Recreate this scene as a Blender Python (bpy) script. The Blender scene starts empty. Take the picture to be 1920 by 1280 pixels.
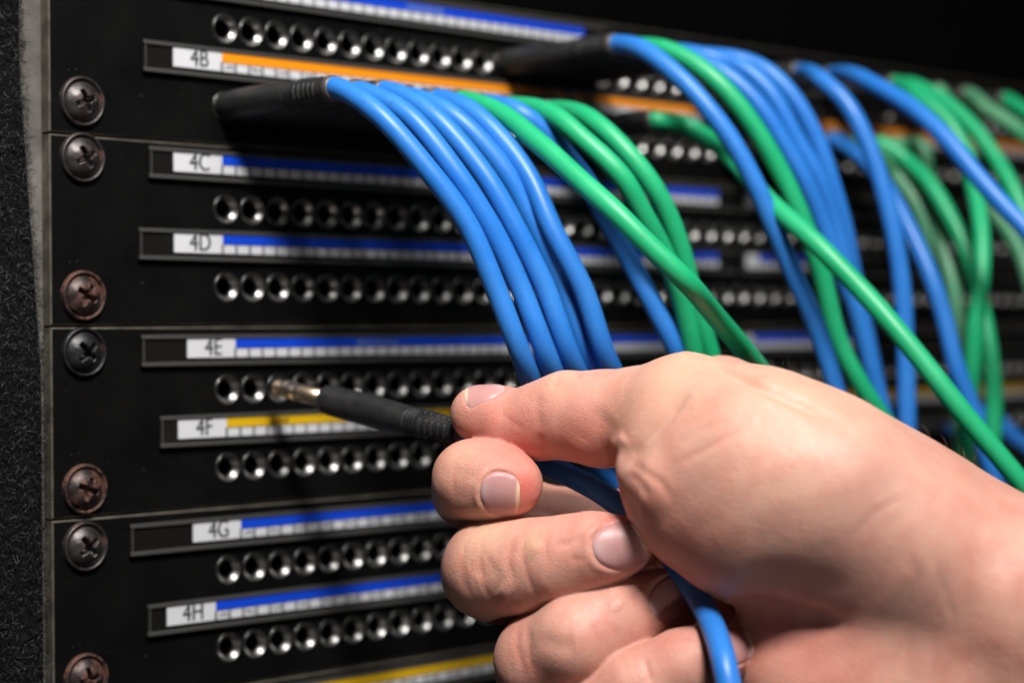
import bpy, bmesh, math, random
import numpy as np
from mathutils import Vector, Matrix
random.seed(7); rng = np.random.default_rng(7)
S = 0.001                      # every dimension below is in millimetres
scene = bpy.context.scene

# ------------------------------------------------------------------ camera
CAM = np.array([-237.3653, -398.1123, -45.9978]); YAW, PIT, ROL, F = .7679, -.0056, -.006, 3687.6
cy, sy, cp, sp = math.cos(YAW), math.sin(YAW), math.cos(PIT), math.sin(PIT)
fw = np.array([sy*cp, cy*cp, sp]); r0 = np.array([cy, -sy, 0.]); u0 = np.cross(r0, fw)
rt = math.cos(ROL)*r0 + math.sin(ROL)*u0; upv = -math.sin(ROL)*r0 + math.cos(ROL)*u0
cd = bpy.data.cameras.new('camera'); cam = bpy.data.objects.new('camera', cd); scene.collection.objects.link(cam)
cam.matrix_world = Matrix(((rt[0], upv[0], -fw[0], CAM[0]*S), (rt[1], upv[1], -fw[1], CAM[1]*S),
                           (rt[2], upv[2], -fw[2], CAM[2]*S), (0, 0, 0, 1)))
cd.sensor_width = 36; cd.lens = F*36/1920; cd.clip_start = .01; cd.clip_end = 50
cd.dof.use_dof = True; cd.dof.focus_distance = .427; cd.dof.aperture_fstop = 7.8
scene.camera = cam

def W(u, v, z):                # point seen at (u, v) of the photo, z mm in front of the lens -> world mm
    return CAM + z*(fw + rt*(u-960)/F - upv*(v-640)/F)
def on_y(u, v, y):             # the same, where the ray meets the plane y
    d = fw + rt*(u-960)/F - upv*(v-640)/F
    return CAM + d*(y-CAM[1])/d[1]
def proj(P):
    d = np.asarray(P)-CAM; z = d@fw
    return np.array([960+F*(d@rt)/z, 640-F*(d@upv)/z, z])

# ------------------------------------------------------------------ world + lamps
world = bpy.data.worlds.new('World'); scene.world = world; world.use_nodes = True
bg = world.node_tree.nodes['Background']; bg.inputs[0].default_value = (.85, .9, 1, 1); bg.inputs[1].default_value = .014
def lamp(name, loc, target, size, power, col, spread=180):
    l = bpy.data.lights.new(name, 'AREA'); l.shape = 'DISK'; l.size = size*S; l.energy = power; l.color = col
    o = bpy.data.objects.new(name, l); scene.collection.objects.link(o)
    o.location = Vector(loc)*S
    l.spread = math.radians(spread)
    o.rotation_euler = (Vector(target)-Vector(loc)).to_track_quat('-Z', 'Y').to_euler()
    return o
lamp('key_softbox', (-215, -455, 510), (45, -60, -40), 150, 2.85, (1, .985, .96), 95)
lamp('overhead_softbox', (40, -430, 520), (80, -90, -60), 300, 2.0, (1, .98, .95))
lamp('fill_lamp', (-330, -700, -420), (90, -60, -60), 60, .6, (1, .93, .88))
scene.view_settings.view_transform = 'Standard'; scene.view_settings.look = 'None'
scene.view_settings.exposure = 0; scene.view_settings.gamma = 1
scene.render.engine = 'CYCLES'; scene.cycles.use_denoising = True; scene.cycles.max_bounces = 6
scene.cycles.transparent_max_bounces = 12; scene.cycles.sample_clamp_indirect = 4

# ------------------------------------------------------------------ helpers
def link(o, parent=None):
    scene.collection.objects.link(o)
    if parent is not None: o.parent = parent
    return o
def tag(o, label=None, cat=None, group=None, kind=None):
    if label: o['label'] = label
    if cat: o['category'] = cat
    if group: o['group'] = group
    if kind: o['kind'] = kind
    return o
def empty(name, loc_mm=(0, 0, 0)):
    o = bpy.data.objects.new(name, None); o.empty_display_size = .005; o.location = Vector(loc_mm)*S
    return link(o)
def mesh_obj(name, verts, faces, mat, parent=None, smooth=False, origin=(0, 0, 0), mats=None, fmat=None):
    """verts in world mm; origin = world mm of the object that it becomes / its parent"""
    v = (np.asarray(verts, dtype=float)-np.asarray(origin))*S
    me = bpy.data.meshes.new(name); me.from_pydata(v.tolist(), [], [tuple(map(int, f)) for f in faces])
    for m in (mats or [mat]): me.materials.append(m)
    if fmat is not None: me.polygons.foreach_set('material_index', fmat)
    if smooth: me.polygons.foreach_set('use_smooth', [True]*len(me.polygons))
    me.update()
    o = bpy.data.objects.new(name, me)
    if parent is None: o.location = Vector(origin)*S
    return link(o, parent)
class MB:
    def __init__(s): s.v = []; s.f = []; s.m = []
    def quad(s, a, b, c, d, m=0):
        n = len(s.v); s.v += [a, b, c, d]; s.f.append((n, n+1, n+2, n+3)); s.m.append(m)
    def box(s, x0, x1, y0, y1, z0, z1, m=0, bev=0):
        if bev:
            bm = bmesh.new(); bmesh.ops.create_cube(bm, size=1)
            for v in bm.verts:
                v.co = Vector(((x0+x1)/2+v.co.x*(x1-x0), (y0+y1)/2+v.co.y*(y1-y0), (z0+z1)/2+v.co.z*(z1-z0)))
            bmesh.ops.bevel(bm, geom=bm.edges[:], offset=bev, segments=2, affect='EDGES', profile=.5)
            n = len(s.v); bm.verts.index_update()
            s.v += [tuple(v.co) for v in bm.verts]
            for f in bm.faces: s.f.append(tuple(n+v.index for v in f.verts)); s.m.append(m)
            bm.free(); return
        n = len(s.v)
        s.v += [(x, y, z) for x in (x0, x1) for y in (y0, y1) for z in (z0, z1)]
        for f in ((0, 1, 3, 2), (4, 6, 7, 5), (0, 4, 5, 1), (2, 3, 7, 6), (0, 2, 6, 4), (1, 5, 7, 3)):
            s.f.append(tuple(n+i for i in f)); s.m.append(m)
    def tube(s, pts, rad, seg=16, cap=True, m=0):
        pts = np.asarray(pts, float); k = len(pts); rad = np.broadcast_to(rad, (k,))
        t = np.gradient(pts, axis=0); t /= np.linalg.norm(t, axis=1)[:, None]+1e-12
        nrm = np.cross(t[0], (0, 0, 1.)) if abs(t[0][2]) < .9 else np.cross(t[0], (1., 0, 0))
        nrm /= np.linalg.norm(nrm); n0 = len(s.v); a = np.arange(seg)*2*math.pi/seg
        for i in range(k):
            nrm = nrm-t[i]*(nrm@t[i]); nrm /= np.linalg.norm(nrm); b = np.cross(t[i], nrm)
            for q in a: s.v.append(tuple(pts[i]+rad[i]*(math.cos(q)*nrm+math.sin(q)*b)))
        for i in range(k-1):
            for j in range(seg):
                s.f.append((n0+i*seg+j, n0+i*seg+(j+1) % seg, n0+(i+1)*seg+(j+1) % seg, n0+(i+1)*seg+j)); s.m.append(m)
        if cap:
            s.f.append(tuple(n0+j for j in reversed(range(seg)))); s.m.append(m)
            s.f.append(tuple(n0+(k-1)*seg+j for j in range(seg))); s.m.append(m)
    def build(s, name, mat, parent=None, smooth=False, origin=(0, 0, 0), mats=None):
        return mesh_obj(name, s.v, s.f, mat, parent, smooth, origin, mats, s.m if mats else None)

# ------------------------------------------------------------------ materials
def material(name, color=(.5, .5, .5), rough=.5, metal=0, spec=.5, **kw):
    m = bpy.data.materials.new(name); m.use_nodes = True; b = m.node_tree.nodes['Principled BSDF']
    b.inputs['Base Color'].default_value = (*color, 1); b.inputs['Roughness'].default_value = rough
    b.inputs['Metallic'].default_value = metal; b.inputs['Specular IOR Level'].default_value = spec
    for k, v in kw.items(): b.inputs[k].default_value = v
    return m
class NT:
    def __init__(s, m): s.m = m; s.t = m.node_tree; s.b = s.t.nodes['Principled BSDF']
    def n(s, typ, **kw):
        o = s.t.nodes.new(typ)
        for k, v in kw.items():
            if k.startswith('i_'):
                key = k[2:]; o.inputs[int(key) if key.isdigit() else key.replace('_', ' ')].default_value = v
            else: setattr(o, k, v)
        return o
    def l(s, a, b): s.t.links.new(a, b)
    def noise(s, scale, detail=3, rough=.5, coord='Object', dist=0):
        tc = s.n('ShaderNodeTexCoord'); n = s.n('ShaderNodeTexNoise'); n.inputs['Scale'].default_value = scale
        n.inputs['Detail'].default_value = detail; n.inputs['Roughness'].default_value = rough
        n.inputs['Distortion'].default_value = dist
        s.l(tc.outputs[coord], n.inputs['Vector']); return n
    def ramp(s, src, stops):
        r = s.n('ShaderNodeValToRGB'); e = r.color_ramp.elements
        while len(e) < len(stops): e.new(.5)
        for i, (p, c) in enumerate(stops):
            e[i].position = p; e[i].color = c if len(c) == 4 else (*c, 1)
        s.l(src, r.inputs[0]); return r.outputs[0]
    def mix(s, fac, a, b, mode='MIX'):
        x = s.n('ShaderNodeMix', data_type='RGBA', blend_type=mode)
        for inp, val in ((0, fac), (6, a), (7, b)):
            if isinstance(val, (int, float)): x.inputs[inp].default_value = val
            elif isinstance(val, tuple): x.inputs[inp].default_value = (*val, 1) if len(val) == 3 else val
            else: s.l(val, x.inputs[inp])
        return x.outputs[2]
    def bump(s, src, strength, dist, prev=None):
        b = s.n('ShaderNodeBump'); b.inputs['Strength'].default_value = strength; b.inputs['Distance'].default_value = dist
        s.l(src, b.inputs['Height'])
        if prev is not None: s.l(prev, b.inputs['Normal'])
        return b.outputs[0]

M = {}
def panel_mat():
    m = material('black_powder_coat', (.0075, .0075, .0078), .5, 0, .09); t = NT(m)
    n = t.noise(45, 4, .6); t.l(t.ramp(n.outputs[0], [(.3, (.002, .002, .0021)), (.75, (.0038, .0036, .0034))]), t.b.inputs['Base Color'])
    d = t.noise(900, 2, .5); sp_ = t.ramp(d.outputs[0], [(.70, (0, 0, 0)), (.78, (.05, .046, .042))])
    base = t.b.inputs['Base Color'].links[0].from_socket
    t.l(t.mix(1.0, base, sp_, 'ADD'), t.b.inputs['Base Color'])
    t.l(t.ramp(n.outputs[0], [(.3, (.42,)*3), (.7, (.6,)*3)]), t.b.inputs['Roughness'])
    g = t.noise(2200, 2, .6); t.l(t.bump(g.outputs[0], .25, .0001), t.b.inputs['Normal'])
    return m
M['panel'] = panel_mat()
def edge_mat():
    m = material('bare_panel_edge', (.2, .18, .15), .45, .6, .5); t = NT(m)
    n = t.noise(120, 5, .65); t.l(t.ramp(n.outputs[0], [(.3, (.05, .045, .035)), (.6, (.17, .15, .12)), (.8, (.3, .27, .22))]), t.b.inputs['Base Color'])
    return m
M['edge'] = edge_mat()
def rail_mat():
    m = material('dusty_rail', (.15, .14, .13), .5, .2, .4); t = NT(m)
    n = t.noise(90, 6, .7); a = t.ramp(n.outputs[0], [(.25, (.06, .052, .045)), (.55, (.13, .12, .11)), (.8, (.21, .195, .18))])
    d = t.noise(700, 4, .7); t.l(t.mix(t.ramp(d.outputs[0], [(.6, (0,)*3), (.75, (1,)*3)]), a, (.05, .03, .02)), t.b.inputs['Base Color'])
    t.l(t.bump(d.outputs[0], .4, .0001), t.b.inputs['Normal'])
    return m
M['rail'] = rail_mat()
M['dark'] = material('matte_black_void', (.0015, .0015, .0015), .9, 0, .02)
M['bore'] = material('dark_bore', (.002, .002, .002), .9, 0, 0)
def chrome():
    m = material('nickel_bushing', (.19, .183, .175), .36, 1, .5, **{'Coat Weight': .8, 'Coat Roughness': .05}); t = NT(m)
    n = t.noise(700, 3, .6); t.l(t.ramp(n.outputs[0], [(.3, (.3,)*3), (.8, (.42,)*3)]), t.b.inputs['Roughness'])
    return m
M['chrome'] = chrome()
M['plugmetal'] = material('plug_metal', (.86, .68, .48), .32, 1, .5)
def black_rubber():
    m = material('moulded_black_plastic', (.014, .014, .0145), .5, 0, .4); t = NT(m)
    n = t.noise(260, 4, .6); t.l(t.ramp(n.outputs[0], [(.35, (.012, .012, .0125)), (.8, (.026, .025, .024))]), t.b.inputs['Base Color'])
    d = t.noise(1800, 3, .6); t.l(t.bump(d.outputs[0], .3, .0001), t.b.inputs['Normal'])
    t.l(t.ramp(n.outputs[0], [(.3, (.38,)*3), (.75, (.6,)*3)]), t.b.inputs['Roughness'])
    return m
M['rubber'] = black_rubber()
M['collar'] = material('worn_collar', (.09, .075, .065), .42, .3, .5)
def cable(name, c1, c2, dirt):
    m = material(name, c1, .45, 0, .38); t = NT(m)
    n = t.noise(60, 4, .6); base = t.ramp(n.outputs[0], [(.3, c1), (.75, c2)])
    d = t.noise(420, 5, .7, dist=.4)
    col = t.mix(t.ramp(d.outputs[0], [(.61, (0,)*3), (.73, (.6,)*3)]), base, dirt)
    t.l(col, t.b.inputs['Base Color'])
    t.l(t.ramp(n.outputs[0], [(.3, (.36,)*3), (.75, (.5,)*3)]), t.b.inputs['Roughness'])
    b = t.noise(900, 3, .6); t.l(t.bump(b.outputs[0], .12, .0001), t.b.inputs['Normal'])
    t.b.inputs['Subsurface Weight'].default_value = 0
    return m
M['blue'] = cable('blue_pvc', (.016, .145, .50), (.03, .19, .56), (.02, .05, .12))
M['green'] = cable('green_pvc', (.008, .32, .125), (.02, .39, .165), (.05, .16, .08))
M['oldgreen'] = cable('worn_green_pvc', (.03, .25, .11), (.16, .33, .2), (.3, .34, .28))
M['white'] = material('label_paper', (.52, .52, .54), .5, 0, .3)
M['grid'] = material('printed_grid_line', (.035, .035, .04), .5, 0, .3)
M['ink'] = material('black_ink', (.004, .004, .005), .5, 0, .3)
M['bar_blue'] = material('blue_print', (.004, .05, .50), .45, 0, .3)
M['bar_orange'] = material('orange_print', (.72, .24, .004), .45, 0, .3)
M['bar_yellow'] = material('yellow_print', (.56, .34, .004), .45, 0, .3)
M['faint_blue'] = material('pale_blue_print', (.09, .15, .42), .45, 0, .3)
M['dark_yellow'] = material('brown_print', (.2, .12, .01), .45, 0, .3)
M['holder'] = material('smoked_plastic_holder', (.05, .048, .045), .33, 0, .5)
M['holder_back'] = material('holder_channel', (.006, .0055, .005), .5, 0, .15)
def clear():
    m = bpy.data.materials.new('clear_cover'); m.use_nodes = True; nt = m.node_tree; nt.nodes.clear()
    o = nt.nodes.new('ShaderNodeOutputMaterial'); mx = nt.nodes.new('ShaderNodeMixShader'); tr = nt.nodes.new('ShaderNodeBsdfTransparent')
    g = nt.nodes.new('ShaderNodeBsdfGlossy'); fr = nt.nodes.new('ShaderNodeFresnel'); fr.inputs[0].default_value = 1.12
    g.inputs['Roughness'].default_value = .1; tr.inputs[0].default_value = (.995, .995, .995, 1)
    nt.links.new(fr.outputs[0], mx.inputs[0]); nt.links.new(tr.outputs[0], mx.inputs[1]); nt.links.new(g.outputs[0], mx.inputs[2])
    nt.links.new(mx.outputs[0], o.inputs[0]); return m
M['clear'] = clear()
def screw_mat(name, dark, rust, lo):
    m = material(name, dark, .38, .75, .5); t = NT(m)
    n = t.noise(330, 6, .7, dist=.6); msk = t.ramp(n.outputs[0], [(lo, (0,)*3), (lo+.1, (1,)*3)])
    r = t.noise(1500, 3, .6); rc = t.ramp(r.outputs[0], [(.3, (rust[0]*.35, rust[1]*.3, rust[2]*.3)), (.7, rust)])
    dk = t.ramp(t.noise(500, 4, .6).outputs[0], [(.3, tuple(c*.6 for c in dark)), (.7, tuple(min(1, c*1.5) for c in dark))])
    t.l(t.mix(msk, dk, rc), t.b.inputs['Base Color'])
    t.l(t.ramp(msk, [(0, (.8,)*3), (1, (0,)*3)]), t.b.inputs['Metallic'])
    t.l(t.ramp(msk, [(0, (.42,)*3), (1, (.75,)*3)]), t.b.inputs['Roughness'])
    t.l(t.bump(r.outputs[0], .35, .0002), t.b.inputs['Normal'])
    return m
M['screw_dark'] = screw_mat('black_oxide_steel', (.06, .053, .052), (.13, .05, .028), .55)
M['screw_black'] = screw_mat('glossy_black_steel', (.034, .033, .034), (.2, .06, .03), .61)
M['screw_rust'] = screw_mat('rusted_steel', (.045, .034, .032), (.12, .045, .026), .45)

# ------------------------------------------------------------------ patch panels
X0, PITCH, U1, NJ = 49.24, 7.9375, 44.45, 48
RZ = (-15.7, -34.85)            # jack rows below the panel's top edge
PR, TH = 3.35, 3.4              # hole radius, panel thickness
PW = 482.6
def jack_mesh():
    prof = [(3.62, 0.0), (3.6, -.05), (3.5, -.08), (3.4, -.05), (3.3, 0.0), (3.2, .08), (3.05, .3), (2.85, .52), (2.62, .71), (2.42, .84), (2.32, .95), (2.3, 1.6)]
    seg = 24; v = []; f = []; mi = []
    for r, y in prof:
        for k in range(seg):
            a = 2*math.pi*k/seg; v.append((r*math.cos(a)*S, y*S, r*math.sin(a)*S))
    for i in range(len(prof)-1):
        for k in range(seg):
            f.append((i*seg+k, (i+1)*seg+k, (i+1)*seg+(k+1) % seg, i*seg+(k+1) % seg)); mi.append(0)
    b = len(v)
    for r, y in ((2.28, 1.62), (2.28, 14)):
        for k in range(seg):
            a = 2*math.pi*k/seg; v.append((r*math.cos(a)*S, y*S, r*math.sin(a)*S))
    l = (len(prof)-1)*seg
    for k in range(seg):
        k1 = (k+1) % seg
        f.append((l+k, b+k, b+k1, l+k1)); mi.append(1); f.append((b+k, b+seg+k, b+seg+k1, b+k1)); mi.append(1)
    f.append(tuple(b+seg+k for k in range(seg))); mi.append(1)
    me = bpy.data.meshes.new('jack'); me.from_pydata(v, [], f); me.materials.append(M['chrome']); me.materials.append(M['bore'])
    me.polygons.foreach_set('material_index', mi); me.polygons.foreach_set('use_smooth', [True]*len(f)); me.update()
    return me
JACK = jack_mesh()
def screw_mesh(ang, mat, name):
    R, NR, NA = 5.85, 44, 96; v = []; f = []
    def h(x, z):
        r = math.hypot(x, z)
        if r > 4.95:
            q = (r-5.4)/.45; y = .45+.75*math.sqrt(max(0, 1-q*q))
        elif r > 4.6: y = .1
        else: y = .75+2.1*(1-(r/4.65)**2.4)
        c, s_ = math.cos(ang), math.sin(ang); a, b = c*x+s_*z, -s_*x+c*z
        def arm(p, q): # length along p, width along q
            wd = .80-.08*abs(p); return min((2.75-abs(p))/.28, (wd-abs(q))/.22)
        k = max(arm(a, b), arm(b, a)); core = (1.25-r)/.4
        k = max(0, min(1, max(k, core)))
        return y-k*(2.6 if r < 1.3 else max(.9, 2.6-(r-1.3)*1.0))
    v.append((0, -h(0, 0)*S, 0))
    for i in range(1, NR+1):
        r = R*(i/NR)**.9
        for k in range(NA):
            a = 2*math.pi*k/NA; x, z = r*math.cos(a), r*math.sin(a)
            v.append((x*S, (-h(x, z) if i < NR else 0)*S, z*S))
    for k in range(NA): f.append((0, 1+k, 1+(k+1) % NA))
    for i in range(NR-1):
        for k in range(NA):
            f.append((1+i*NA+k, 1+(i+1)*NA+k, 1+(i+1)*NA+(k+1) % NA, 1+i*NA+(k+1) % NA))
    me = bpy.data.meshes.new(name); me.from_pydata(v, [], f); me.materials.append(mat)
    me.polygons.foreach_set('use_smooth', [True]*len(f)); me.update(); return me

def face_plate(root, zt):
    """front sheet with real round openings, worked cell by cell"""
    mb = MB(); seg = 24; h = PITCH/2; edge = .35
    bands = [0-edge]
    xs0, xs1 = X0-h, X0+h+(NJ-1)*PITCH
    for rz in RZ:
        for j in range(NJ):
            cx = X0+j*PITCH; n0 = len(mb.v)
            for k in range(seg):
                a = 2*math.pi*(k+.5)/seg; c, s_ = math.cos(a), math.sin(a); m_ = h/max(abs(c), abs(s_))
                mb.v.append((cx+PR*c, 0, rz+PR*s_)); mb.v.append((cx+m_*c, 0, rz+m_*s_))
            # exact corners: snap the nearest outer point
            for sx in (-1, 1):
                for sz in (-1, 1):
                    k = min(range(seg), key=lambda q: (mb.v[n0+2*q+1][0]-cx-sx*h)**2+(mb.v[n0+2*q+1][2]-rz-sz*h)**2)
                    mb.v[n0+2*k+1] = (cx+sx*h, 0, rz+sz*h)
            for k in range(seg):
                k1 = (k+1) % seg; mb.f.append((n0+2*k, n0+2*k1, n0+2*k1+1, n0+2*k+1)); mb.m.append(0)
    def rect(x0, x1, z0, z1, m=0): mb.quad((x0, 0, z0), (x1, 0, z0), (x1, 0, z1), (x0, 0, z1), m)
    zs = [-U1+.25+edge, RZ[1]-h, RZ[1]+h, RZ[0]-h, RZ[0]+h, -.25-edge]
    xL, xR = edge, PW-edge
    rect(xL, xR, zs[0], zs[1]); rect(xL, xR, zs[2], zs[3]); rect(xL, xR, zs[4], zs[5])
    for a, b in ((1, 2), (3, 4)): rect(xL, xs0, zs[a], zs[b]); rect(xs1, xR, zs[a], zs[b])
    zb, zt_ = zs[0], zs[5]; o = edge     # bevelled worn rim and the side faces
    A = [(xL, 0, zb), (xR, 0, zb), (xR, 0, zt_), (xL, 0, zt_)]
    B = [(0, o, zb-o), (PW, o, zb-o), (PW, o, zt_+o), (0, o, zt_+o)]
    C_ = [(x, TH, z) for x, _, z in B]
    for i in range(4):
        k = (i+1) % 4; mb.quad(B[i], B[k], A[k], A[i], 1); mb.quad(C_[i], C_[k], B[k], B[i], 1)
    return mb.build('face_plate', None, root, mats=[M['panel'], M['edge']])

def text_obj(txt, x, y, z, size, mat, parent):
    c = bpy.data.curves.new('lettering', 'FONT'); c.body = txt; c.size = size*S*1.22; c.align_x = 'CENTER'; c.align_y = 'CENTER'
    c.offset = 0; c.extrude = 0
    tmp = bpy.data.objects.new('tmp', c); scene.collection.objects.link(tmp); bpy.context.view_layer.update()
    me = bpy.data.meshes.new_from_object(tmp.evaluated_get(bpy.context.evaluated_depsgraph_get())); bpy.data.objects.remove(tmp)
    bm = bmesh.new(); bm.from_mesh(me)                     # bold: a second strike a hair to the right
    d = bmesh.ops.duplicate(bm, geom=bm.verts[:]+bm.edges[:]+bm.faces[:])
    for v in d['geom']:
        if isinstance(v, bmesh.types.BMVert): v.co += Vector((.00017, .00003, .000012))
    bm.to_mesh(me); bm.free(); me.materials.clear(); me.materials.append(mat)
    o = bpy.data.objects.new('lettering', me); link(o, parent)
    o.location = Vector((x, y, z))*S; o.rotation_euler = (math.pi/2, 0, 0); o.scale = (.84, 1, 1)
    return o
ZT = U1
def holder(root, top, xl, xlab, txt, col, x_end, numbered=False, note=None, xr=None, white_w=14.2):
    """smoked plastic channel with a printed paper strip; coordinates on the panel"""
    h = 7.5; xr = xr or x_end+6
    mb = MB()
    mb.box(xl, xr, -.7, 0, top-h, top, 1)
    mb.box(xl, xr, -1.25, -.702, top-.95, top, 0, bev=.12); mb.box(xl, xr, -1.35, -.702, top-h, top-h+.95, 0, bev=.12)
    mb.box(xl+.5, xl+.75, -1.15, -.702, top-h+.96, top-.96, 0)
    ho = mb.build('label_holder', None, root, mats=[M['holder'], M['holder_back']])
    sb = MB(); y = -.95; t = top-1.05; b = t-4.55; mid = t-2.42
    x1 = xlab+white_w
    sb.box(xlab, x_end, y, -.72, b, t, 0)
    bar = {'blue': M['bar_blue'], 'orange': M['bar_orange'], 'yellow': M['bar_yellow']}[col]
    sb.quad((x1, y-.02, mid), (x_end, y-.02, mid), (x_end, y-.02, t), (x1, y-.02, t), 1)
    x = x1; k = 0; step = 4.12
    while x < x_end-1:
        w = .6; sb.quad((x-w/2, y-.024, b), (x+w/2, y-.024, b), (x+w/2, y-.024, mid), (x-w/2, y-.024, mid), 2)
        if numbered and k % 2 == 0:
            for q in (0, 1, 2):
                xx = x+1.0+q*.95; hh = (.5, .9, .7)[(q+k//2) % 3]
                sb.quad((xx, y-.024, b+.65), (xx+.55, y-.024, b+.65), (xx+.55, y-.024, b+.75+hh), (xx, y-.024, b+.75+hh), 2)
        x += step; k += 1
    sb.quad((x1, y-.024, mid-.1), (x_end, y-.024, mid-.1), (x_end, y-.024, mid+.12), (x1, y-.024, mid+.12), 2)
    nm = M['faint_blue'] if col == 'blue' else M['dark_yellow']
    if note:
        rr = random.Random(int(note*7)); x = note
        for q in range(9 if col == 'blue' else 4):
            w = rr.uniform(.8, 1.5)
            sb.quad((x, y-.026, mid+.5), (x+w, y-.026, mid+.5), (x+w, y-.026, t-rr.uniform(.35, .8)), (x, y-.026, t-rr.uniform(.35, .8)), 3)
            x += w+rr.uniform(.25, .5)
    st = sb.build('paper_strip', None, ho, mats=[M['white'], bar, M['grid'], nm])
    if txt:
        text_obj(txt, xlab+white_w*.53, y-.03, (t+b)/2+.1, 5.0, M['ink'], ho)
    cb = MB(); cb.box(xl+.76, xr-.4, -1.14, -1.06, top-h+.97, top-.97)
    cb.build('clear_cover', M['clear'], ho)

def patch_panel(zt, label, rows, screws, jacks=True, notes=(None, None)):
    root = empty('patch_bay', (0, 0, zt)); tag(root, label, 'patch bay', 'black patch bays stacked in the rack')
    face_plate(root, zt)
    if jacks:
        for r in (0, 1):
            for j in range(NJ):
                o = bpy.data.objects.new('jack', JACK); link(o, root)
                o.location = Vector((X0+j*PITCH, 0, RZ[r]))*S; o.rotation_euler = (0, random.uniform(0, 6.28), 0)
    for r, (txt, xl, xlab, col, num) in enumerate(rows):
        top = (-1.6, -21.1)[r] if txt != '4G' and txt != '4H' else (-2.4, -21.9)[r]
        if txt in ('4E', '4F'): top -= .5
        if txt == '4B': top += .3
        e = 236 if xlab < 36 else 233
        if zt == U1 and r == 0: e = 176
        holder(root, top, xl, xlab, txt, col, e, num, notes[r], xr=e+9)
        if zt != U1 or r: holder(root, top, e+12, e+14, None, col, {'4C': e+22, '4D': e+66, '4E': e+84, '4G': e+60}.get(txt, 425), num, None, xr=430, white_w=6)
    for k, (z, a, mk, lab) in enumerate(screws):
        o = bpy.data.objects.new('screw', screw_mesh(a, M[mk], 'screw')); link(o, root)
        o.location = Vector((8.4, 0, z))*S
        if lab: o['label'] = lab
    for z in (-6.35, -38.1):
        o = bpy.data.objects.new('screw', bpy.data.meshes['screw']); link(o, root); o.location = Vector((474.2, 0, z))*S
    return root
T = -6.35; B_ = -38.1
patch_panel(U1, 'topmost patch bay, orange strip lettered 4B and a plain blue strip above it',
            [('', 25.0, 33.4, 'blue', False), ('4B', 24.9, 33.4, 'orange', True)],
            [(T, .4, 'screw_dark', None), (7.5-U1+.2, .35, 'screw_dark', 'dark screw with a pink fleck on its rim')], notes=(108, None))
patch_panel(0, 'patch bay with blue strips lettered 4C and 4D',
            [('4C', 26.3, 33.3, 'blue', False), ('4D', 23.3, 33.3, 'blue', False)],
            [(-5.3, .5, 'screw_dark', 'dark screw with an orange rust spot'), (-37.3, -.55, 'screw_rust', 'rust-brown screw')])
patch_panel(-U1, 'patch bay with a blue strip lettered 4E and a yellow strip lettered 4F',
            [('4E', 23.8, 36.9, 'blue', False), ('4F', 28.9, 34.1, 'yellow', False)],
            [(-50.4+U1, .75, 'screw_black', 'glossy black screw'), (-82.2+U1, -.35, 'screw_rust', 'rusty screw with an orange edge')], notes=(90, 62))
patch_panel(-2*U1, 'patch bay with blue strips lettered 4G and 4H',
            [('4G', 20.3, 38.2, 'blue', True), ('4H', 25.0, 30.5, 'blue', True)],
            [(-95.5+2*U1, .65, 'screw_dark', 'dark screw with rust on its rim'), (-126.2+2*U1, .2, 'screw_rust', 'rust-brown screw')])
patch_panel(-3*U1, 'lowest patch bay, mostly out of frame, with a yellow strip at its top',
            [('', 24.0, 33.0, 'yellow', True)], [(T, .3, 'screw_dark', None)], jacks=False)

# ------------------------------------------------------------------ rack around them
mb = MB(); mb.box(-15, 14, TH+.15, TH+3, -330, 230); o = mb.build('mounting_rail', M['rail'])
tag(o, 'dusty grey steel mounting rail left of the patch bays', 'rail')
mb = MB(); mb.box(468, 500, TH+.15, TH+3, -330, 230); o = mb.build('mounting_rail', M['rail'])
tag(o, 'steel mounting rail at the far end of the patch bays', 'rail')
mb = MB(); mb.box(0, PW, 18, 20, U1+.4, 230); mb.box(0, PW, 3.4, 5, -330, -4*U1-.5); mb.box(-10, PW+10, 60, 64, -330, 230)
o = mb.build('rack_interior_wall', M['dark']); tag(o, kind='structure')
M['carpet'] = material('carpet_backing', (.006, .006, .0065), .95, 0, .05)
def bulge(z): return min(1, max(0, (-z+15)/70.))      # the carpeted edge bellies out towards the bottom
mb = MB()
zz = np.linspace(-330, 230, 80); sec = [(-90, 30), (-90, 2.3), (-7.2, 2.3), (-5.9, 3.0), (-5.6, 4.5), (-5.6, 30)]
for z in zz:
    b_ = bulge(z)
    for i, (x, y) in enumerate(sec): mb.v.append((x+(1.5*b_ if i > 1 else 0), y-(6.*b_ if y < 10 else 0), z))
for i in range(len(zz)-1):
    for j in range(5): mb.f.append((i*6+j, i*6+j+1, i*6+6+j+1, i*6+6+j)); mb.m.append(0)
o = mb.build('rack_case_wall', M['carpet']); tag(o, kind='structure')
mb = MB(); mb.box(503, 600, 2.3, 30, -330, 230, bev=1.0); o = mb.build('rack_case_wall', M['carpet']); tag(o, kind='structure')
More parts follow.
